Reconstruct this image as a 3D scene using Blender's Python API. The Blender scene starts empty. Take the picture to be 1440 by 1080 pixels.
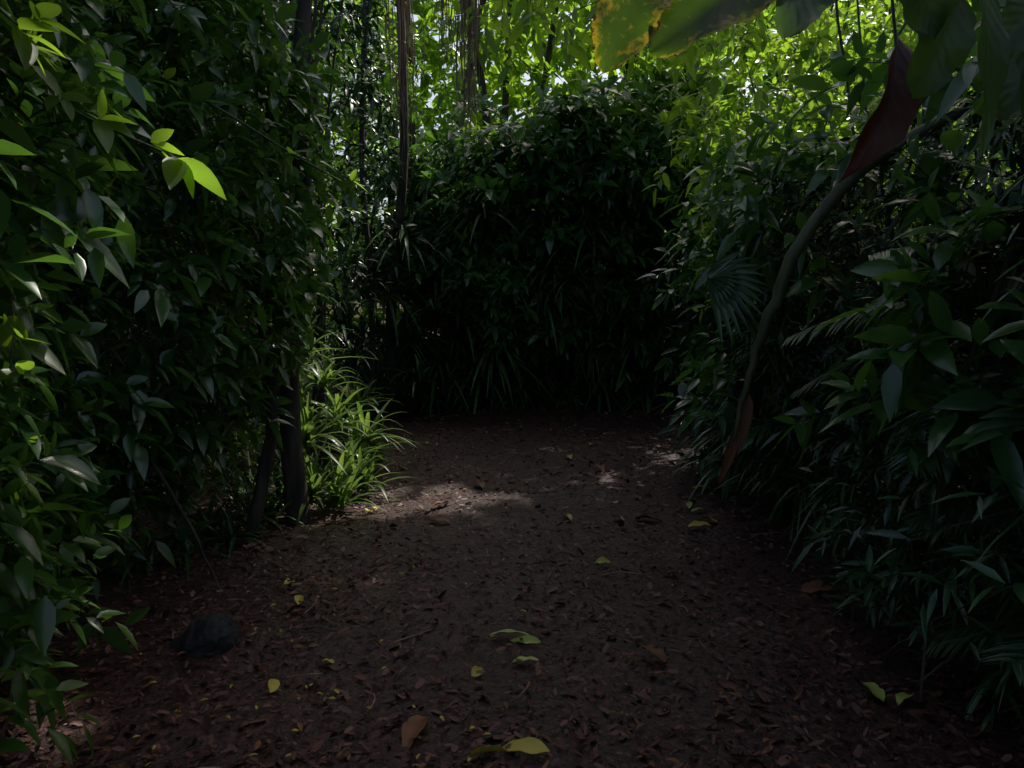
import bpy, math, numpy as np
from mathutils import Vector
rng=np.random.default_rng(7)
sc=bpy.context.scene
sc.view_settings.view_transform='Standard'; sc.view_settings.look='None'; sc.view_settings.exposure=0
R=rng.random
def U(a,b,n): return rng.uniform(a,b,n)
def nrm(v): return v/np.maximum(np.linalg.norm(v,axis=-1,keepdims=True),1e-9)
def sn(p,s,seed=0):
    r=np.random.default_rng(seed); o=np.zeros(len(p))
    for k in range(5):
        d=r.normal(size=3)*s*(1+.6*k); o+=np.sin(p@d+r.random()*6.28)/(1+.45*k)
    return o/2.2
# ---------------------------------------------------------------- materials
def mat(name): 
    m=bpy.data.materials.new(name); m.use_nodes=True; nt=m.node_tree; nt.nodes.clear(); return m,nt
def leafmat(name,dark,light,trans,tw=.4,rough=.35,spec=.5,spots=None,fancy=False,simple=False,th=(.54,.70)):
    m,nt=mat(name); N=nt.nodes.new; K=nt.links.new
    def math_(op,a,b=None,c=None):
        n=N('ShaderNodeMath'); n.operation=op
        for i,x in enumerate((a,b,c)):
            if x is None: continue
            if isinstance(x,(int,float)): n.inputs[i].default_value=x
            else: K(x,n.inputs[i])
        return n.outputs[0]
    def mixc(f,a,b):
        n=N('ShaderNodeMix'); n.data_type='RGBA'
        if isinstance(f,(int,float)): n.inputs[0].default_value=f
        else: K(f,n.inputs[0])
        for i,x in ((6,a),(7,b)):
            if isinstance(x,tuple): n.inputs[i].default_value=(*x,1)
            else: K(x,n.inputs[i])
        return n.outputs[2]
    at=N('ShaderNodeAttribute'); at.attribute_name='lf'
    sp=N('ShaderNodeSeparateColor'); K(at.outputs['Color'],sp.inputs[0])
    rnd,uu,vv=sp.outputs
    col=mixc(rnd,dark,light)
    tcol=mixc(rnd,(trans[0]*.5,trans[1]*.6,trans[2]*.8),trans)
    o=N('ShaderNodeOutputMaterial')
    if simple: pb=N('ShaderNodeBsdfDiffuse'); K(col,pb.inputs['Color'])
    else:
        pb=N('ShaderNodeBsdfPrincipled'); pb.inputs['Roughness'].default_value=rough; pb.inputs['Specular IOR Level'].default_value=spec
    if fancy:
        geo=N('ShaderNodeNewGeometry'); ea=math_('ABSOLUTE',math_('SUBTRACT',vv,.5))
        vein=math_('SINE',math_('MULTIPLY',math_('SUBTRACT',uu,math_('MULTIPLY',ea,.5)),55))
        vm=math_('GREATER_THAN',vein,.93); mr=math_('LESS_THAN',ea,.02); vm=math_('MULTIPLY',math_('MAXIMUM',vm,mr),.25)
        n1=N('ShaderNodeTexNoise'); n1.inputs['Scale'].default_value=14; n1.inputs['Detail'].default_value=5; K(geo.outputs['Position'],n1.inputs['Vector'])
        col=mixc(n1.outputs['Fac'],col,tuple(x*.4 for x in dark)); tcol=mixc(n1.outputs['Fac'],tcol,tuple(x*.35 for x in trans))
        col=mixc(vm,col,tuple(min(1,x*1.8) for x in light)); tcol=mixc(vm,tcol,tuple(x*.25 for x in trans))
        if spots:
            n2=N('ShaderNodeTexNoise'); n2.inputs['Scale'].default_value=40; n2.inputs['Detail'].default_value=8; n2.inputs['Roughness'].default_value=.65; K(geo.outputs['Position'],n2.inputs['Vector'])
            e=math_('MULTIPLY_ADD',math_('POWER',math_('MULTIPLY',ea,2.0),3.0),.28,n2.outputs['Fac'])
            r=N('ShaderNodeValToRGB'); r.color_ramp.elements[0].position=th[0]; r.color_ramp.elements[1].position=th[1]; K(e,r.inputs[0])
            col=mixc(r.outputs[0],col,spots); tcol=mixc(r.outputs[0],tcol,spots)
            r2=N('ShaderNodeValToRGB'); r2.color_ramp.elements[0].position=.78; r2.color_ramp.elements[1].position=.83; K(e,r2.inputs[0])
            col=mixc(r2.outputs[0],col,(.06,.02,.01)); tcol=mixc(r2.outputs[0],tcol,(.08,.02,.01))
        bp=N('ShaderNodeBump'); bp.inputs['Strength'].default_value=.2; bp.inputs['Distance'].default_value=.002; K(vein,bp.inputs['Height']); K(bp.outputs[0],pb.inputs['Normal'])
    if not simple: K(col,pb.inputs['Base Color'])
    if tw>0:
        tr=N('ShaderNodeBsdfTranslucent'); K(tcol,tr.inputs[0])
        ms=N('ShaderNodeMixShader'); ms.inputs[0].default_value=tw; K(pb.outputs[0],ms.inputs[1]); K(tr.outputs[0],ms.inputs[2]); K(ms.outputs[0],o.inputs[0])
    else: K(pb.outputs[0],o.inputs[0])
    return m
def barkmat(name,c1,c2,rough=.85,scale=14):
    m,nt=mat(name); N=nt.nodes.new; K=nt.links.new
    geo=N('ShaderNodeNewGeometry'); mp=N('ShaderNodeMapping'); mp.inputs['Scale'].default_value=(1,1,.25); K(geo.outputs['Position'],mp.inputs[0])
    no=N('ShaderNodeTexNoise'); no.inputs['Scale'].default_value=scale; no.inputs['Detail'].default_value=6; K(mp.outputs[0],no.inputs['Vector'])
    r=N('ShaderNodeValToRGB'); r.color_ramp.elements[0].position=.35; r.color_ramp.elements[1].position=.68
    r.color_ramp.elements[0].color=(*c1,1); r.color_ramp.elements[1].color=(*c2,1); K(no.outputs['Fac'],r.inputs[0])
    pb=N('ShaderNodeBsdfPrincipled'); pb.inputs['Roughness'].default_value=rough; K(r.outputs[0],pb.inputs['Base Color'])
    bp=N('ShaderNodeBump'); bp.inputs['Strength'].default_value=.7; bp.inputs['Distance'].default_value=.02; K(no.outputs['Fac'],bp.inputs['Height']); K(bp.outputs[0],pb.inputs['Normal'])
    o=N('ShaderNodeOutputMaterial'); K(pb.outputs[0],o.inputs[0]); return m
M_shrub=leafmat('shrub_leaf',(.025,.07,.010),(.07,.14,.018),(.22,.46,.04),.25,.33,.5)
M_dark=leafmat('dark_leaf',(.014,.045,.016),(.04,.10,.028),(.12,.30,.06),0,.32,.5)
M_gloss=leafmat('glossy_leaf',(.018,.06,.016),(.06,.14,.028),(.25,.54,.05),.25,.24,.7)
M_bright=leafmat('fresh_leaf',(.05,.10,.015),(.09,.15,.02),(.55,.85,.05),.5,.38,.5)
M_canopy=leafmat('canopy_leaf',(.04,.08,.015),(.08,.13,.02),(.24,.44,.05),.35,simple=True)
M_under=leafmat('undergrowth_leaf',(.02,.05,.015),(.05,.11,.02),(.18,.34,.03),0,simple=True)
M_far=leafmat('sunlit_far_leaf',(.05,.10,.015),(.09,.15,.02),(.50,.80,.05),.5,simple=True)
M_strap=leafmat('strap_leaf',(.02,.055,.018),(.06,.12,.03),(.18,.36,.06),0,.32,.5)
M_strapb=leafmat('strap_leaf_pale',(.045,.09,.018),(.10,.15,.035),(.32,.50,.07),.38,.35,.5)
M_palm=leafmat('palm_leaf',(.03,.07,.03),(.07,.12,.05),(.14,.3,.07),0,.3,.55)
M_star=leafmat('whorl_leaf',(.07,.12,.02),(.12,.18,.03),(.38,.58,.06),.4,.4,.4)
M_yel=leafmat('yellow_leaf',(.34,.26,.03),(.5,.40,.05),(.6,.45,.03),0,.5,.4)
M_lime=leafmat('lime_leaf',(.24,.30,.05),(.38,.40,.08),(.5,.55,.05),0,.5,.4)
M_brn=leafmat('brown_leaf',(.08,.032,.014),(.20,.08,.035),(.2,.08,.02),0,.6,.3)
M_red=leafmat('dead_red_leaf',(.08,.035,.025),(.14,.055,.035),(.12,.025,.012),.25,.5,.4,fancy=True)
M_spot=leafmat('yellowing_leaf',(.04,.07,.01),(.07,.10,.012),(.20,.36,.015),.5,.4,.4,spots=(.45,.34,.02),fancy=True,th=(.56,.72))
M_spot2=leafmat('greener_yellowing_leaf',(.035,.07,.01),(.06,.10,.012),(.18,.34,.015),.5,.4,.4,spots=(.40,.32,.02),fancy=True,th=(.61,.76))
M_big=leafmat('broad_leaf',(.035,.075,.02),(.06,.11,.03),(.20,.38,.04),.4,.35,.5,fancy=True)
M_chip=leafmat('bark_chip',(.03,.010,.008),(.16,.058,.040),(.1,.05,.02),0,.55,.4)
M_bark=barkmat('bark',(.018,.013,.01),(.07,.055,.04))
M_pale=barkmat('pale_bark',(.10,.085,.07),(.25,.22,.18))
M_root=barkmat('root_fibre',(.18,.11,.07),(.38,.27,.17))
M_stem=barkmat('green_stem',(.03,.04,.012),(.07,.075,.025),.6)
M_rock=barkmat('rock_stone',(.008,.008,.008),(.03,.028,.026),.8,9)
# ---------------------------------------------------------------- mesh utils
def build(name,parts,smooth=True):
    V=[];F=[];A=[];MI=[];mats=[];o=0
    for v,f,a,m in parts:
        if m not in mats: mats.append(m)
        V.append(v);F.append(f+o);A.append(a);MI.append(np.full(len(f),mats.index(m)));o+=len(v)
    V=np.concatenate(V);F=np.concatenate(F);A=np.concatenate(A);MI=np.concatenate(MI)
    me=bpy.data.meshes.new(name); me.vertices.add(len(V)); me.vertices.foreach_set('co',V.astype(np.float32).ravel())
    me.loops.add(F.size); me.loops.foreach_set('vertex_index',F.astype(np.int32).ravel())
    me.polygons.add(len(F)); me.polygons.foreach_set('loop_start',np.arange(0,F.size,4,dtype=np.int32))
    me.polygons.foreach_set('material_index',MI.astype(np.int32))
    me.polygons.foreach_set('use_smooth',np.full(len(F),smooth))
    at=me.attributes.new('lf','FLOAT_COLOR','POINT'); at.data.foreach_set('color',A.astype(np.float32).ravel())
    for m in mats: me.materials.append(m)
    me.update(calc_edges=True)
    ob=bpy.data.objects.new(name,me); sc.collection.objects.link(ob); return ob
def leaves(P,D,N,L,W,m,nu=3,kind='leaf',fold=.25,droop=.25,curl=0,nc=1,wave=0):
    n=len(P); D=nrm(D); N=nrm(N-(N*D).sum(1,keepdims=True)*D); B=np.cross(D,N)
    L=np.broadcast_to(L,(n,)); W=np.broadcast_to(W,(n,)); droop=np.broadcast_to(droop,(n,))
    u=np.linspace(0,1,nu+1)
    if kind=='leaf': w=np.sin(np.pi*u**.8)**.8*(1-.15*u); w[0]=.06; w[-1]=.02
    elif kind=='strap': w=np.minimum(1,.55+u*2)*(1-u**2.2); w[-1]=.03
    elif kind=='broad': w=np.sqrt(np.maximum(0,1-(2*u**.85-1)**2))*(1-.12*u); w[0]=.12; w[-1]=.03
    elif kind=='chip': w=np.array([.6,1,.5]+[.4]*(nu-2))[:nu+1]
    c=2*nc+1; v=np.linspace(-1,1,c)
    al=u[None,:,None]*L[:,None,None]; ac=(w[:,None]*v[None,:])[None]*W[:,None,None]/2
    if wave:
        ph=R(n)[:,None,None]*6; jag=1+.05*np.sin(u[None,:,None]*31+ph)+.04*np.sin(u[None,:,None]*17+ph*2+2*np.sign(v)[None,None])
        ac=ac*jag
    up=np.abs(ac)*fold + curl*(np.sin(u*np.pi))[None,:,None]*L[:,None,None]
    if wave: up=up+wave*W[:,None,None]*np.abs(v)[None,None]**2*np.sin(u[None,:,None]*14+ph+v[None,None]*1.3)
    X=P[:,None,None,:]+D[:,None,None,:]*al[...,None]+B[:,None,None,:]*ac[...,None]+N[:,None,None,:]*up[...,None]
    X[...,2]-=((droop*L)[:,None]*(u**2)[None])[:,:,None]
    k=(nu+1)*c; base=np.arange(n)*k
    q=np.array([[i*c+j,i*c+j+1,(i+1)*c+j+1,(i+1)*c+j] for i in range(nu) for j in range(c-1)])
    F=(base[:,None,None]+q[None]).reshape(-1,4)
    A=np.ones((n,nu+1,c,4)); A[...,0]=R(n)[:,None,None]; A[...,1]=u[None,:,None]; A[...,2]=v*.5+.5
    return (X.reshape(-1,3),F,A.reshape(-1,4),m)
def tube(pts,r,m,k=7,wob=0):
    pts=np.array(pts,float); n=len(pts); r=np.broadcast_to(r,(n,))
    if n>2:
        t=np.linspace(0,n-1,(n-1)*5+1); out=[];rr=np.interp(t,np.arange(n),r)
        for s in t:
            i=min(int(s),n-2); f=s-i; p0=pts[max(i-1,0)];p1=pts[i];p2=pts[i+1];p3=pts[min(i+2,n-1)]
            out.append(.5*((2*p1)+(-p0+p2)*f+(2*p0-5*p1+4*p2-p3)*f*f+(-p0+3*p1-3*p2+p3)*f**3))
        pts=np.array(out); r=rr; n=len(pts)
    if wob: pts=pts+rng.normal(size=pts.shape)*wob
    T=nrm(np.gradient(pts,axis=0)); ref=np.array([.3,.9,.1]); ref=np.array([1,.2,.1]) if abs(T[0]@nrm(ref[None])[0])>.8 else ref
    a=nrm(np.cross(T,ref)); b=np.cross(T,a); th=np.arange(k)/k*2*np.pi
    X=pts[:,None]+(a[:,None]*np.cos(th)[None,:,None]+b[:,None]*np.sin(th)[None,:,None])*r[:,None,None]
    F=[[i*k+j,i*k+(j+1)%k,(i+1)*k+(j+1)%k,(i+1)*k+j] for i in range(n-1) for j in range(k)]
    A=np.full((n*k,4),.5); A[:,2]=.2
    return (X.reshape(-1,3),np.array(F),A,m)
def twigs(C,T,nl,tl,L,W,m,nu=3,kind='leaf',spread=.9,droop=.25,whorl=False,stem=True):
    n=len(C); T=nrm(T); rnd=rng.normal(size=(n,3)); a=nrm(np.cross(T,rnd)); b=np.cross(T,a)
    tl=np.broadcast_to(tl,(n,))*U(.7,1.25,n)
    P=[];D=[];Nn=[];LL=[]
    sz=U(.7,1.25,n)
    for i in range(nl):
        f=(.75+.25*i/nl) if whorl else (i+.6)/nl
        ang=i*2.4+R(n)*.7
        rad=a*np.cos(ang)[:,None]+b*np.sin(ang)[:,None]
        p=C+T*(tl*f)[:,None]; p[:,2]-=.25*tl*f*f
        d=rad*spread+T*(.35+.5*f)+rng.normal(size=(n,3))*.22
        d[:,2]-=.12
        P.append(p);D.append(d); nn=np.array([0,0,1.])+T*.35+rng.normal(size=(n,3))*.4; Nn.append(nn); LL.append(sz*U(.6,1.15,n))
    P=np.concatenate(P);D=np.concatenate(D);Nn=np.concatenate(Nn);s=np.concatenate(LL)
    out=[leaves(P,D,Nn,L*s,W*s,m,nu,kind,droop=droop)]
    if stem: out.append(leaves(C-T*tl[:,None]*.8,T,a,tl*1.8,np.full(n,.008),M_bark,2,'strap',droop=.12,fold=0))
    return out
def rosette(C,nl,L,W,m,elo=15,ehi=80,droop=.55,nu=6,lean=None):
    n=len(C); k=n*nl; Cc=np.repeat(C,nl,0); az=U(0,2*np.pi,k); el=np.radians(U(elo,ehi,k))
    D=np.stack([np.cos(az)*np.cos(el),np.sin(az)*np.cos(el),np.sin(el)],1)
    if lean is not None: D=D+np.array(lean)
    P=Cc+rng.normal(size=(k,3))*.03
    N=np.array([0,0,1.])+nrm(np.stack([-np.cos(az),-np.sin(az),0*az],1))*.5+rng.normal(size=(k,3))*.12
    s=np.repeat(U(.75,1.2,n),nl)*U(.6,1.15,k)
    return leaves(P,D,N,L*s,W*np.sqrt(s),m,nu,'strap',fold=.3,droop=droop*U(.6,1.4,k))
def frond(base,d,L,m,nleaf=34,ll=.3,lw=.028,sag=.45,side=None):
    base=np.array(base,float); d=nrm(np.array(d,float)[None])[0]; t=np.linspace(0,1,9)
    pts=base+d*L*t[:,None]; pts[:,2]-=sag*L*t**2
    out=[tube(pts[::2],np.linspace(.010,.003,5),M_stem,5)]
    s=np.linspace(.18,1,nleaf); P=np.stack([np.interp(s,t,pts[:,i]) for i in range(3)],1)
    T=nrm(np.gradient(P,axis=0)); sd=nrm(np.cross(T,np.array([0,0,1.]))) if side is None else np.tile(nrm(np.array(side,float)[None]),(nleaf,1))
    for sg in(-1,1):
        D=sd*sg+T*.75+rng.normal(size=P.shape)*.06
        prof=np.sin(np.pi*(.12+.83*s))**.6
        out.append(leaves(P,D,np.cross(T,sd)*-1+np.array([0,0,.4]),ll*prof,np.full(nleaf,lw),m,4,'strap',fold=.5,droop=.22))
    return out
# ---------------------------------------------------------------- sun
S=np.array([.36,.56,.92]); S/=np.linalg.norm(S)
el=math.asin(S[2]); azm=math.atan2(S[0],S[1])
w=bpy.data.worlds.new("World"); sc.world=w; w.use_nodes=True; nt=w.node_tree
sky=nt.nodes.new('ShaderNodeTexSky'); sky.sky_type='NISHITA'; sky.sun_disc=False; sky.sun_elevation=el; sky.sun_rotation=azm
sky.dust_density=4; sky.ozone_density=.4
bg=nt.nodes['Background']; bg.inputs[1].default_value=.15; nt.links.new(sky.outputs[0],bg.inputs[0])
ld=bpy.data.lights.new('sun','SUN'); ld.energy=5; ld.angle=math.radians(.6); ld.color=(1,.94,.84)
lo=bpy.data.objects.new('sun',ld); sc.collection.objects.link(lo); lo.rotation_euler=Vector(S).to_track_quat('Z','Y').to_euler(); lo.location=(5,9,14)
# ---------------------------------------------------------------- ground
t=np.linspace(-1,1,221); gx=np.sinh(t*5.2)*1.15; gx=gx/gx[-1]*120; t2=np.linspace(-1,1,261); gy=np.sinh(t2*5)*1; gy=gy/gy[-1]*120+5
XX,YY=np.meshgrid(gx,gy); P=np.stack([XX.ravel(),YY.ravel(),0*XX.ravel()],1)
def gz(P): 
    P=P.copy(); P[:,2]=0; return .03*sn(P,1.3,3)+.012*sn(P,6,4)
P[:,2]=gz(P)
nx=len(gx); ii=np.arange(len(gy)-1)[:,None]*nx+np.arange(nx-1)[None]; F=np.stack([ii,ii+1,ii+nx+1,ii+nx],-1).reshape(-1,4)
m,ntg=mat('mulch_ground'); N=ntg.nodes.new; K=ntg.links.new
geo=N('ShaderNodeNewGeometry'); vo=N('ShaderNodeTexVoronoi'); vo.inputs['Scale'].default_value=45
nn=N('ShaderNodeTexNoise'); nn.inputs['Scale'].default_value=30; nn.inputs['Detail'].default_value=6; K(geo.outputs['Position'],nn.inputs['Vector'])
mv=N('ShaderNodeMix'); mv.data_type='RGBA'; mv.inputs[0].default_value=.05; K(geo.outputs['Position'],mv.inputs[6]); K(nn.outputs['Color'],mv.inputs[7]); K(mv.outputs[2],vo.inputs['Vector'])
sp=N('ShaderNodeSeparateColor'); K(vo.outputs['Color'],sp.inputs[0])
r=N('ShaderNodeValToRGB'); K(sp.outputs[0],r.inputs[0]); e=r.color_ramp.elements; e[0].color=(.024,.008,.007,1); e[1].color=(.11,.042,.034,1); x=e.new(.6); x.color=(.055,.021,.017,1)
nb=N('ShaderNodeTexNoise'); nb.inputs['Scale'].default_value=.9; nb.inputs['Detail'].default_value=4; K(geo.outputs['Position'],nb.inputs['Vector'])
mu=N('ShaderNodeMix'); mu.data_type='RGBA'; mu.blend_type='MULTIPLY'; mu.inputs[0].default_value=.6; K(r.outputs[0],mu.inputs[6]); K(nb.outputs['Fac'],mu.inputs[7])
pb=N('ShaderNodeBsdfPrincipled'); pb.inputs['Roughness'].default_value=.6; pb.inputs['Specular IOR Level'].default_value=.4; K(mu.outputs[2],pb.inputs['Base Color'])
hs=N('ShaderNodeMath'); hs.operation='ADD'; K(sp.outputs[1],hs.inputs[0]); K(nn.outputs['Fac'],hs.inputs[1])
bp=N('ShaderNodeBump'); bp.inputs['Strength'].default_value=.9; bp.inputs['Distance'].default_value=.02; K(hs.outputs[0],bp.inputs['Height']); K(bp.outputs[0],pb.inputs['Normal'])
o=N('ShaderNodeOutputMaterial'); K(pb.outputs[0],o.inputs[0])
build('ground',[(P,F,np.ones((len(P),4)),m)])
n=56000; yy=2.0+11.5*R(n)**1.5; xx=U(-1,1,n)*(1.6+.45*yy).clip(0,4.2)
C=np.stack([xx,yy,0*xx],1); C[:,2]=gz(C)+U(.0,.022,n)
az=U(0,6.28,n); D=np.stack([np.cos(az),np.sin(az),rng.normal(size=n)*.35],1); Nn=np.stack([rng.normal(size=n)*.6,rng.normal(size=n)*.6,np.ones(n)],1)
L=.012+.05*R(n)**3
build('bark_mulch',[leaves(C,D,Nn,L,L*U(.2,.6,n),M_chip,2,'chip',fold=.1,droop=0)],False)
parts=[]
def flat(pts,m,L,Wf,kind='leaf',curl=.0,az=None):
    pts=np.array(pts,float); n=len(pts); a=U(0,6.28,n) if az is None else np.array(az)
    C=np.stack([pts[:,0],pts[:,1],np.zeros(n)],1); D=np.stack([np.cos(a),np.sin(a),U(-.05,.2,n)],1)
    C=C-D*(L/2); C[:,2]=gz(C)+.018
    return leaves(C,D,np.stack([rng.normal(size=n)*.3,rng.normal(size=n)*.3,np.ones(n)],1),L*U(.7,1.15,n),L*Wf,m,9,kind,fold=.35,droop=.05,curl=curl,nc=2,wave=.06)
parts+= [flat([(.41,5.8),(.79,5.78),(.54,4.64),(1.43,3.04),(1.53,2.99),(.88,8.85),(.6,8.2)],M_lime,.13,.5,curl=.08),
 flat([(1.65,6.75),(1.32,5.46),(1.40,5.6),(-.05,2.56),(.03,2.6)],M_yel,.20,.36,curl=.06,az=[.1,.3,2,.1,2.9]),
 flat([(1.43,5.95),(1.38,6.1),(.05,3.59),(-.02,3.62),(.08,3.36)],M_lime,.17,.3,curl=.05,az=[.4,1.4,3,0,.2]),
 flat([(-1.24,4.29),(-.81,3.3),(-.14,3.27),(-.99,9.1),(.17,12.3),(.5,12.2),(-1.04,7.6),(-1.1,6.0),(-1.05,6.1),(-1.2,5.8),(-.2,8),(-1.1,4.0),(-.95,3.05)],M_yel,.1,.5,curl=.1),
 flat([(.59,3.34),(.72,7.3),(.85,7.5),(1.63,4.12),(1.9,4.2),(-.35,2.77),(-.55,6.1),(-.3,6.9),(1.0,5.75),(-.5,5.6),(.6,2.4)],M_brn,.2,.45,curl=.07)]
n=900; yy=2+11*R(n)**1.4; side=rng.choice([-1,1],n,p=[.75,.25]); xx=np.where(R(n)<.35,U(-1.8,1.8,n),side*(1.1+rng.normal(size=n)*.5))
parts.append(flat(np.stack([xx,yy],1),M_brn,.05,.4,curl=.1))
n=150; parts.append(flat(np.stack([-.9+rng.normal(size=n)*.5,U(2.5,8,n)],1),M_yel,.035,.35,curl=.08))
for i in range(130):
    y=2.2+R()*8; x=rng.uniform(-1.8,1.8); a=rng.uniform(0,3.14); l=rng.uniform(.06,.25)
    parts.append(tube([(x,y,.03),(x+math.cos(a)*l*.5,y+math.sin(a)*l*.5,.04),(x+math.cos(a+.2)*l,y+math.sin(a+.2)*l,.03)],.003,M_bark if i%3 else M_root,4))
build('fallen_leaves',parts)
# ---------------------------------------------------------------- LEFT shrub mass
def poly(E,s):
    E=np.array(E,float); d=np.r_[0,np.cumsum(np.linalg.norm(np.diff(E,axis=0),axis=1))]; s=s*d[-1]
    p=np.stack([np.interp(s,d,E[:,0]),np.interp(s,d,E[:,1])],1); q=np.stack([np.interp(s+.05,d,E[:,0]),np.interp(s+.05,d,E[:,1])],1)-p+1e-6
    return p,nrm(q)
EL=[(-2.5,.6),(-1.95,2.2),(-2.2,3.2),(-2.0,4.3),(-1.8,4.9),(-2.45,6.0),(-2.8,8),(-2.8,10.6),(-3.8,13)]
ER=[(2.2,.4),(2.0,2.0),(2.0,2.9),(2.05,4.6),(1.8,6.2),(2.1,7.6),(3.1,9.1),(5,10.6),(8,11.4)]
def mass(E,sgn,n,z0,z1,over,dep,s0=0,s1=1,seed=1,amp=.35,zp=1):
    s=U(s0,s1,n); p,q=poly(E,s); out=np.stack([q[:,1]*sgn,-q[:,0]*sgn],1)
    z=z0+(z1-z0)*R(n)**zp; P3=np.c_[p,z]
    d=over*np.sin(np.clip(z/3,0,1)*np.pi*.6)+amp*sn(P3,1.5,seed)-dep*R(n)**1.3
    c=np.c_[p+out*d[:,None],z]; T=np.c_[out*U(.3,1,n)[:,None],U(-.35,.7,n)]+rng.normal(size=(n,3))*.35
    return c,T
parts=[]
c,T=mass(EL,1,3000,.3,4.2,.35,.9,0,.42,1,.5); parts+=twigs(c,T,9,.28,.125,.052,M_shrub,4)
c,T=mass(EL,1,750,.7,3.6,.6,.35,0,.38,1,.5); parts+=twigs(c,T,8,.25,.15,.07,M_gloss,4)
c,T=mass(EL,1,160,.5,3.4,.6,.15,.05,.4,1,.5); parts+=twigs(c,T,11,.06,.085,.014,M_star,3,'strap',spread=1.1,whorl=True,droop=.1)
build('shrub',parts)
parts=[]
c,T=mass(EL,1,1500,.2,5.5,.2,1.4,.38,1,2,.5,1.5); parts+=twigs(c,T,10,.25,.11,.036,M_shrub,3)
c,T=mass(EL,1,600,1.5,6,.3,1.2,.36,1,5,.6); parts+=twigs(c,T,9,.1,.14,.034,M_shrub,3,whorl=True)
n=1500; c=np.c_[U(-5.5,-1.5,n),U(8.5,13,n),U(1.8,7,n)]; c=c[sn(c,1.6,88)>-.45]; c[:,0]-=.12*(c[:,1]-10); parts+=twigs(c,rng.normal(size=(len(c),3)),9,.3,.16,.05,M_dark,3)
build('shrub',parts)
parts=[]
for pts,k in [([(-2.3,2.9,2.7),(-1.7,2.5,2.35),(-1.25,2.3,2.08),(-.97,2.25,1.95)],7),([(-2.2,2.6,2.6),(-1.7,2.3,2.5),(-1.4,2.1,2.35),(-1.2,2.0,2.2)],7),([(-2.2,3,2.0),(-1.7,2.6,1.75),(-1.5,2.4,1.55),(-1.45,2.3,1.35)],6),([(-2.4,3.4,1.4),(-1.9,2.9,1.3),(-1.7,2.7,1.1),(-1.6,2.6,.9)],6),([(-2.4,4.2,3.0),(-1.6,4.1,2.6),(-1.1,4.05,2.3),(-.85,4.03,2.16)],3)]:
    parts.append(tube(pts,np.linspace(.009,.003,4),M_stem,6)); pts=np.array(pts)
    s=np.linspace(.25,1,k); q=np.stack([np.interp(s,[0,.33,.66,1],pts[:,i]) for i in range(3)],1)
    dirv=nrm((pts[-1]-pts[0])[None]); T=dirv*.8+np.stack([rng.normal(size=k)*.3,rng.normal(size=k)*.4,rng.normal(size=k)*.2+.25],1)
    parts+=twigs(q,T,4,.07,.125,.062,M_bright,6,stem=False,whorl=True,droop=.15)
build('leafy_branch',parts)
# ---------------------------------------------------------------- strap plants
def strapplant(C,nl,L,W,m,**k): build('strap_leaf_plant',[rosette(np.array(C,float),nl,L,W,m,**k)])
strapplant([(-1.35,6.1,.03),(-1.25,6.6,.05),(-1.5,5.9,.1),(-1.4,7.0,.2),(-1.45,6.5,.6),(-1.6,6.8,.9),(-1.3,7.5,.1),(-1.6,6.1,.5),(-1.75,6.5,1.1),(-1.3,6.9,.4),(-1.5,7.6,.6)],38,.66,.048,M_strapb,elo=20,ehi=88,droop=.5)
c=np.array([[-1.72-R()*.5-(.3 if y>7.8 else 0),y,.03] for y in np.linspace(4.6,12.5,34)]); strapplant(c,26,.5,.034,M_strap,elo=10,ehi=85,droop=.5)
c=np.c_[U(-2.6,4.6,220),U(12.5,14,220),.1+3.0*R(220)**1.3]; c[:,1]+=.5*sn(c,1.2,55); strapplant(c,24,.95,.065,M_strap,elo=-10,ehi=75,droop=.6,lean=(0,-.35,0))
s=U(.1,.98,90); p,q=poly(ER,s); c=np.c_[p[:,0]+U(-.1,.6,90),p[:,1],U(.0,1.0,90)]; strapplant(c,28,.62,.032,M_strap,elo=0,ehi=80,droop=.6,lean=(-.3,-.1,0))
c=np.c_[U(-2.8,-1.1,34),U(10.5,13.5,34),U(.05,2.2,34)]; strapplant(c,26,.75,.05,M_strap,elo=10,ehi=80,droop=.5)
def wall(n,x0,x1,y0,y1,z0,z1,m,L=.42,W=.17):
    C=np.c_[U(x0,x1,n),U(y0,y1,n),z0+(z1-z0)*R(n)]; D=rng.normal(size=(n,3)); D[:,2]=D[:,2]*.4-.1; Nn=np.c_[rng.normal(size=(n,2))*.6,np.ones(n)]
    return leaves(C,D,Nn,L*U(.7,1.2,n),W*U(.7,1.2,n),m,3)
# ---------------------------------------------------------------- CENTRE shrub
parts=[]
n=3000; th=U(-1.55,1.55,n); z=4.8*R(n)**.8; rad=(2.7-.10*(z-2.3)**2)*(1+.4*sn(np.c_[np.sin(th)*3,np.cos(th)*3,z],1.7,9))-R(n)**1.5*.6
c=np.c_[.8+np.sin(th)*rad*1.1,15.3-np.cos(th)*rad,z*(1+.13*np.sin(th*1.6))]; T=np.c_[np.sin(th),-np.cos(th),U(-.1,.9,n)]+rng.normal(size=(n,3))*.35
parts+=twigs(c,T,9,.35,.28,.10,M_gloss,3)
n=650; c=np.c_[U(-1.2,4.4,n),U(12.6,16.5,n),np.zeros(n)]; c[:,2]=3.8+1.2*sn(c,.8,41)+.45*c[:,0]-U(0,1.6,n); T=np.c_[rng.normal(size=n)*.5,-.3+rng.normal(size=n)*.5,U(.2,1,n)]; parts+=twigs(c,T,9,.45,.32,.13,M_gloss,3)
n=190; c=np.c_[U(-1,3.8,n),U(12.0,13.0,n),U(2.0,4.8,n)]; parts+=twigs(c,np.c_[rng.normal(size=n)*.5,-U(.2,1,n),U(.1,.8,n)],9,.4,.30,.12,M_gloss,4)
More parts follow.
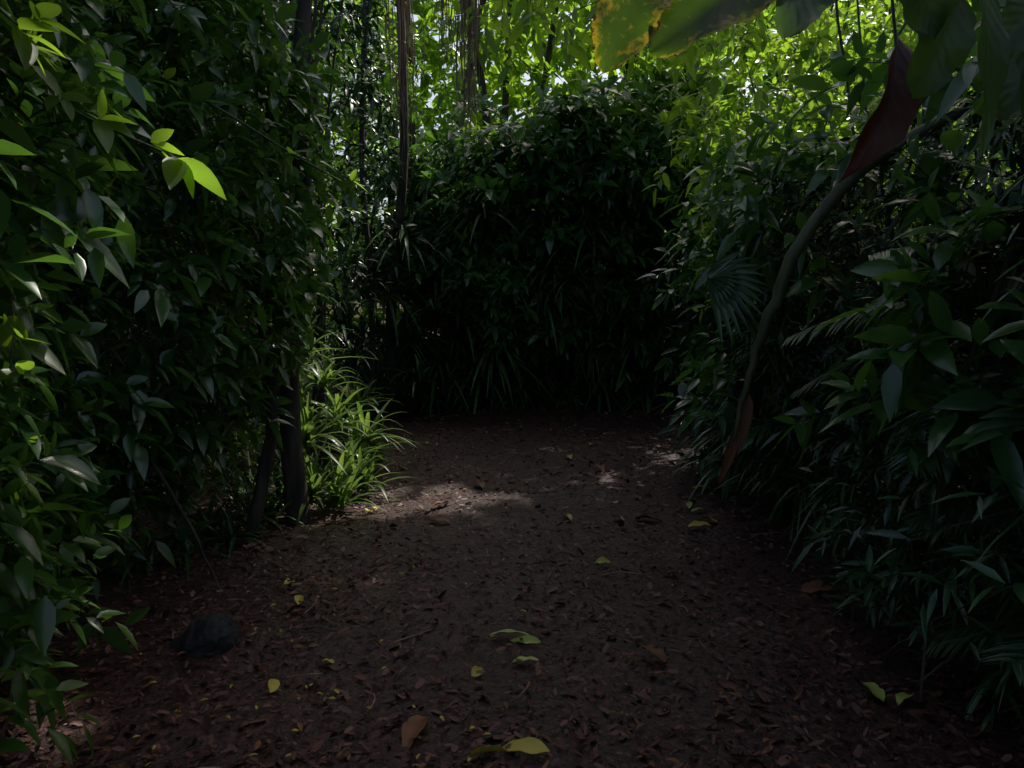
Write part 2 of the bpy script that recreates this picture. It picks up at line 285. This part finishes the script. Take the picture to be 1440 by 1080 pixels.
n=110; c=np.c_[U(-.6,3.6,n),U(12.4,14.5,n),U(3.9,5.6,n)]; c=c[c[:,2]<4.6+.3*c[:,0]]; parts+=twigs(c,np.c_[rng.normal(size=len(c))*.6,-U(0,1,len(c)),U(.2,1,len(c))],9,.4,.28,.11,M_bright,4)
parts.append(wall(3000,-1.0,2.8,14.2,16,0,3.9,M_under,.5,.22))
for i in range(14):
    x=rng.uniform(-1.6,3); parts.append(tube([(x,15+R(),0),(x+.2*rng.normal(),14.6,2),(x+.4*rng.normal(),14.5,4.2)],[.05,.04,.015],M_bark,6))
build('shrub',parts)
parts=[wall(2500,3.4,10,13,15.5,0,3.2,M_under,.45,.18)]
n=700; c=np.c_[U(3,9,n),U(12.3,13.4,n),3.1*R(n)]; parts+=twigs(c,np.c_[rng.normal(size=n)*.5,-U(.2,1,n),U(-.2,.6,n)],9,.3,.2,.075,M_shrub,3); build('shrub',parts)
# ---------------------------------------------------------------- RIGHT side
parts=[]
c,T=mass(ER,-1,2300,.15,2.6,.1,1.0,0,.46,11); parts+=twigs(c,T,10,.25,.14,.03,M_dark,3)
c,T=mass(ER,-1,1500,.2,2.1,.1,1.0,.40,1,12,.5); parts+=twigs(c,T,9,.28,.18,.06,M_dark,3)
c,T=mass(ER,-1,360,.8,2.7,.25,.5,.12,.5,13,.5); parts+=twigs(c,T,7,.22,.2,.08,M_gloss,4)
c,T=mass(ER,-1,300,1.6,2.9,.2,.8,.35,.9,14,.5); parts+=twigs(c,T,8,.22,.16,.06,M_bright,4)
build('shrub',parts)
parts=[]
n=1900; c=np.c_[U(2.4,9.5,n),U(10,14.5,n),2.2+4.3*R(n)]; q=np.hypot((c[:,0]/c[:,1]-.295)/.03,((c[:,2]-1.5)/c[:,1]-.25)/.035); c=c[(q>1)&(sn(c,1.1,77)>-.35)]
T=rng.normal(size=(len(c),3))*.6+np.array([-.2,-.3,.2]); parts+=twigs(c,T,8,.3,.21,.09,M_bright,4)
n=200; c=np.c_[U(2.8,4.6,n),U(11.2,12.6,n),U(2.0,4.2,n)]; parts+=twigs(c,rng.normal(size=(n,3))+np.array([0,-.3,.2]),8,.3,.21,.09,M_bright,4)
for i in range(14):
    x=rng.uniform(3.3,7);y=rng.uniform(10.5,13); parts.append(tube([(x,y,0),(x+.15*rng.normal(),y,2),(x+.3*rng.normal(),y+.2,4),(x+.5*rng.normal(),y,7)],[.03,.025,.018,.01],M_stem,6))
build('sapling_tree',parts)
parts=[]
n=330; c=np.c_[3.2+rng.normal(size=n)*.75,9.2+rng.normal(size=n)*.8,3.65+rng.normal(size=n)*.6]; c=c[c[:,0]/c[:,1]>.19]
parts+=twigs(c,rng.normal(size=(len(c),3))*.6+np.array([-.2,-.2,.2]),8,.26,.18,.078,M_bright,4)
for a,b_,h in [(3.9,9.8,4.2),(4.1,9.4,3.8),(3.6,9.9,4.6),(4.4,9.2,4.0)]:
    parts.append(tube([(a,b_,0),(a-.1,b_,1.5),(a-.4,b_-.1,3),(a-.9,b_-.3,h)],[.035,.028,.02,.006],M_stem,6))
build('sapling_tree',parts)
def palm(fr):
    parts=[]
    for f in fr: parts+=frond(*f[:3],M_palm,**(f[3] if len(f)>3 else {}))
    build('palm',parts)
palm([((2.2,3.3,1.55),(-.75,-.1,.62),1.0,dict(sag=.45,ll=.32)),((2.3,3.4,1.6),(-.5,-.6,.75),1.1),((2.3,3.4,1.5),(-.9,.2,.3),1.1,dict(sag=.4)),((2.3,3.4,1.5),(.2,-.8,.7),1.2),((2.3,3.5,1.4),(-.7,.5,.15),1.0),((2.3,3.4,1.4),(-.9,-.5,-.05),.9)])
palm([((2.5,5.6,.9),(-.8,-.2,.9),1.3),((2.5,5.6,.9),(-.8,.4,.6),1.2),((2.5,5.6,.8),(-.6,-.8,.6),1.3),((2.5,5.6,.8),(-.2,-.9,.9),1.3),((2.5,5.6,.8),(-.9,0,.2),1.0)])
palm([((2.4,2.6,.3),(-.8,-.1,.5),.9),((2.4,2.8,.3),(-.8,.4,.3),.8),((2.3,2.4,.5),(-.5,-.6,.5),.9),((2.4,3.1,.6),(-.8,.1,.5),.9)])
parts=[]
for b,d0 in [((1.95,3.25,1.5),(0.0,-.2,1)),((1.15,4.7,1.72),(.9,-.2,-.2)),((1.75,2.6,1.15),(-.3,-.4,.8))]:
    k=13; a=np.linspace(-1.1,1.1,k); d0=nrm(np.array([d0],float))[0]; sd=nrm(np.cross(d0,[0,-1,.2])[None])[0]
    D=d0*np.cos(a)[:,None]+sd*np.sin(a)[:,None]; P=np.tile(np.array(b),(k,1)); parts.append(leaves(P,D,np.tile([0,-1,.5],(k,1)),.34,.055,M_palm,5,'strap',fold=.6,droop=.3))
    parts.append(tube([b,(b[0]+.4,b[1]+.15,.75*b[2]),(b[0]+1.0,b[1]+.3,.0)],[.006,.008,.009],M_stem,5))
build('fan_palm',parts)
build('vine',[tube([(2.6,4.0,2.75),(2.25,4.05,2.52),(1.72,4.03,2.2),(1.43,4.0,1.85),(1.29,4.0,1.5),(1.19,4.0,1.2),(1.12,4.0,.85)],[.026,.028,.034,.032,.028,.018,.008],M_stem,8,.006),
  leaves(np.array([[1.2,4.0,1.1],[1.14,4.0,.95]]),np.array([[-.2,0,-1.],[-.3,0,-1]]),np.array([[0,-1.,.1],[.3,-1,0]]),.3,.07,M_brn,6,fold=.6,droop=.1)])
build('dry_stalk',[tube([(2.35,3.0,2.5),(2.0,3.0,2.1),(1.82,3.0,1.6),(1.66,3.0,1.05),(1.6,2.98,.3),(1.6,3.0,0)],[.012,.012,.010,.008,.006,.006],M_bark,6,.002)])
build('fallen_branch',[tube([(-2.3,4.4,1.1),(-2.0,4.3,.75),(-1.75,4.25,.35),(-1.55,4.1,.05)],[.012,.011,.009,.005],M_bark,6,.003)])
# ---------------------------------------------------------------- big leaves upper right
def one(b,tip,W,m,kind='broad',N=(0,-1,.35),droop=.1,curl=.04,fold=.25,nu=22):
    b=np.array([b],float);tip=np.array([tip],float);L=np.linalg.norm(tip-b)
    return leaves(b,tip-b,np.array([N],float),L,W,m,nu,kind,fold=fold,droop=droop,curl=curl,nc=5,wave=.06)
build('broad_leaf_branch',[
 tube([(1.5,2.4,3.4),(1.2,2.2,2.75),(.75,2.1,2.42),(.36,2.09,2.36)],[.02,.014,.008,.004],M_stem,6),
 one((.36,2.09,2.38),(.23,2.05,2.13),.18,M_spot), one((.72,2.1,2.39),(.34,2.04,2.19),.23,M_spot2,N=(0.1,-.8,.5)),
 one((.8,2.15,2.44),(.66,2.0,2.2),.16,M_big,N=(.2,-1,.5)),
 one((1.0,2.2,2.48),(1.13,2.2,2.26),.2,M_big), one((1.22,2.25,2.36),(1.10,2.25,2.12),.17,M_big,N=(.3,-1,.2)),
 one((1.06,1.87,2.26),(1.07,1.85,1.90),.11,M_big,'leaf',N=(.5,-1,.1)), one((1.25,1.9,2.25),(1.1,1.9,2.1),.12,M_big),
 one((1.3,2.2,2.5),(1.0,2.0,2.38),.2,M_big,N=(0,-.7,.7)), one((1.35,2.1,2.35),(1.3,2.05,2.0),.14,M_big),one((1.5,2.3,2.3),(1.32,2.2,2.05),.16,M_big,N=(-.2,-1,.4))])
build('dead_leaf',[one((1.17,2.5,2.34),(1.0,2.5,1.90),.17,M_red,'leaf',N=(.5,-1,.2),fold=.9,curl=.12,droop=0),
 tube([(1.17,2.5,2.34),(1.3,2.5,2.6),(1.4,2.4,3.2)],[.004,.006,.01],M_stem,5)])
# ---------------------------------------------------------------- trunks, lianas, roots
def trunk(pts,r,m,k=9): build('slender_tree',[tube(pts,r,m,k,.006)])
trunk([(-1.55,5.7,0),(-1.6,5.7,1),(-1.45,5.65,2),(-1.5,5.7,3),(-1.3,5.8,5),(-1.1,6,7)],[.09,.07,.06,.055,.05,.04],M_bark)
trunk([(-1.75,5.2,0),(-1.6,5.3,.9),(-1.7,5.35,1.8),(-1.6,5.4,3),(-1.75,5.4,6)],[.05,.04,.035,.03,.02],M_bark)
trunk([(-2.2,6.5,0),(-2.2,6.4,1.5),(-2.1,6.4,2.6),(-1.8,6.5,3.7),(-1.9,6.4,6)],[.04,.035,.03,.03,.02],M_pale)
trunk([(-1.9,12.4,0),(-1.85,12.4,2),(-1.65,12.4,4),(-1.7,12.4,7)],[.09,.08,.07,.06],M_bark)
trunk([(-2.1,11.9,0),(-2.1,11.9,2),(-2.2,11.9,4),(-2.0,11.9,7)],[.05,.045,.04,.03],M_bark)
trunk([(-2.7,11,0),(-2.6,11,3),(-2.8,11,7)],[.07,.06,.05],M_bark)
trunk([(3.4,6.2,0),(3.3,6.2,2),(3.0,6,4),(2.6,5.8,7)],[.12,.1,.08,.06],M_bark)
trunk([(2.45,3.6,0),(2.4,3.7,1.5),(2.45,3.7,3),(2.3,3.7,6)],[.11,.1,.09,.08],M_bark)
parts=[]
for i in range(100):
    cx,cy,zb,sg= [(-.32,6,2.65,.04),(-.5,6.3,3.2,.04),(-.32,6,2.65,.05),(-1.25,9.5,3.0,.08)][i%4]
    x=cx+rng.normal()*sg; y=cy+rng.normal()*sg; b=zb+abs(rng.normal())*.5
    parts.append(tube([(x+rng.normal()*.15,y,7),(x+rng.normal()*.04,y,4.6),(x+rng.normal()*.03,y,b+.6),(x+rng.normal()*.04,y,b)],[.006,.005,.004,.0015],M_root,4,.008))
build('hanging_roots',parts)
parts=[]
for i in range(20):
    y=rng.uniform(6.5,12.5); x=-.3*y+rng.normal()*.04*y-.1
    parts.append(tube([(x,y,0),(x+.2*rng.normal(),y,2),(x+.3*rng.normal()+.2,y,4),(x+.5*rng.normal()+.3,y,7)],rng.uniform(.008,.02),M_bark,5,.01))
for i in range(8):
    x=rng.uniform(2.0,3.8);y=rng.uniform(4.5,7); parts.append(tube([(x+.8,y,0.5),(x+.3,y,2.2),(x-.1*rng.normal(),y,4),(x-.3,y,7)],rng.uniform(.006,.014),M_bark,5,.008))
build('liana',parts)
parts=[]
n=90; c=np.c_[U(-.3,1.6,n),U(5,8.5,n),np.zeros(n)]; c[:,2]=1.5+c[:,1]*U(.32,.42,n)+.1; T=np.c_[rng.normal(size=(n,2))*.5,U(-1,0,n)]; parts+=twigs(c,T,7,.25,.17,.065,M_bright,5)
parts.append(tube([(1.6,7,5.8),(.8,6.4,4.6),(.1,5.8,4.2),(-.5,5.5,3.9)],[.03,.02,.012,.005],M_bark,6))
build('overhanging_branch',parts)
# ---------------------------------------------------------------- out-of-view leaf canopy added to block sun, gaps aimed at lit spots
holes=[((-1.35,6.7,.8),.85,1),((-.6,6.25,0),.62,1),((.5,7.7,0),1.2,.5),((-1.0,2.25,1.95),.6,.8),((-1.6,2.6,2.2),.8,.55),((-1.6,2.5,1.2),.6,.5),((-.88,4,2.15),.4,1),((-1.5,4.2,2.2),.6,.35),
 ((.4,2.1,2.25),.65,1),((1.1,2,2.1),.4,.5),((6.7,13.2,5.4),3.1,1),((1.2,16.8,6.2),2.3,1),((.6,7,4.4),.4,.8),((3.3,9.3,3.9),1.2,1)]
n=46000; C=np.c_[U(-.3,12.5,n),U(5.8,17.6,n),U(11.5,14,n)]
keep=np.ones(n,bool)
for h,r_,pr in holes:
    v=C-np.array(h); d=np.linalg.norm(v-(v@S)[:,None]*S,axis=1); keep&=~((d<r_)&(R(n)<pr))
keep&=~((C[:,0]<2.4)&(C[:,1]>13))
C=C[keep&(R(n)<.62)]; n=len(C); a=U(0,6.28,n); D=np.stack([np.cos(a),np.sin(a),rng.normal(size=n)*.3],1); Nn=np.c_[rng.normal(size=(n,2))*.4,np.ones(n)]
parts=[leaves(C,D,Nn,U(.35,.55,n),U(.2,.28,n),M_canopy,2)]
for i in range(20):
    x=rng.uniform(1,12);y=rng.uniform(6,15);a=rng.uniform(0,6.28); parts.append(tube([(x,y,12.6),(x+1.2*math.cos(a),y+1.2*math.sin(a),12.4),(x+3*math.cos(a+.2),y+3*math.sin(a+.2),12.8)],[.09,.06,.02],M_bark,6))
parts.append(tube([(8.2,8.5,0),(8,8.5,4),(7.6,9,8),(7,10,13)],[.35,.28,.22,.1],M_bark,10))
build('shading_canopy',parts)
build('light_blocking_undergrowth',[wall(5500,-6.5,-3.5,-3,12,0,4.5,M_under,.5,.22),wall(4500,3.6,6.5,-3,7,0,4.2,M_under,.5,.22)])  # big-leaf walls added behind the side shrubs to stop light
c=np.c_[U(-18,22,4600),U(18,23,4600),np.zeros(4600)]; top=11.5+1.5*sn(c,.5,21); c[:,2]=top*R(4600)**.9
q=np.hypot((c[:,0]/c[:,1]-.295)/.028,((c[:,2]-1.5)/c[:,1]-.25)/.04); c=c[q>1]
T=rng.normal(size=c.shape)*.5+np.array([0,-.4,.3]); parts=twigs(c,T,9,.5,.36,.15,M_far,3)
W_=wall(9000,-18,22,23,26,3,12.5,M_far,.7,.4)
cc=W_[0].reshape(9000,-1,3).mean(1); q=np.hypot((cc[:,0]/cc[:,1]-.295)/.028,((cc[:,2]-1.5)/cc[:,1]-.25)/.04)
parts.append((W_[0],W_[1][np.repeat(q>1,6)],W_[2],W_[3]))
for i in range(16):
    x=rng.uniform(-12,14);y=rng.uniform(18,23); parts.append(tube([(x,y,0),(x+.3*rng.normal(),y,4),(x+.5*rng.normal(),y,10)],[.14,.11,.06],M_bark,7))
build('background_trees',parts)
n=1200; c=np.c_[U(-7,-.6,n),U(13.5,17,n),8*R(n)]; c=c[c[:,2]<5.4-.75*c[:,0]*.9]; T=rng.normal(size=c.shape)*.6; build('shrub',twigs(c,T,8,.35,.22,.075,M_shrub,3))
# ---------------------------------------------------------------- rock
import bmesh
bm=bmesh.new(); bmesh.ops.create_icosphere(bm,subdivisions=4,radius=1)
cs=np.array([v.co[:] for v in bm.verts]); nz=sn(cs,1.9,31)*.26+np.abs(sn(cs,4,32))*.12
for v,k in zip(bm.verts,nz):
    v.co*=1+k; v.co.x*=.13*(1-.35*v.co.z); v.co.y*=.11; v.co.z*=.12; v.co.x+=v.co.z*.45
    if v.co.z<-.05: v.co.z=-.05
me=bpy.data.meshes.new('rock'); bm.to_mesh(me); me.materials.append(M_rock)
ob=bpy.data.objects.new('rock',me); ob.location=(-1.37,3.45,.06); sc.collection.objects.link(ob)
# ---------------------------------------------------------------- camera
cd=bpy.data.cameras.new('camera'); cd.lens=28; cd.sensor_width=36; cd.clip_end=500; co=bpy.data.objects.new('camera',cd); sc.collection.objects.link(co)
co.location=(0,0,1.5); co.rotation_euler=(math.radians(85),0,0); sc.camera=co
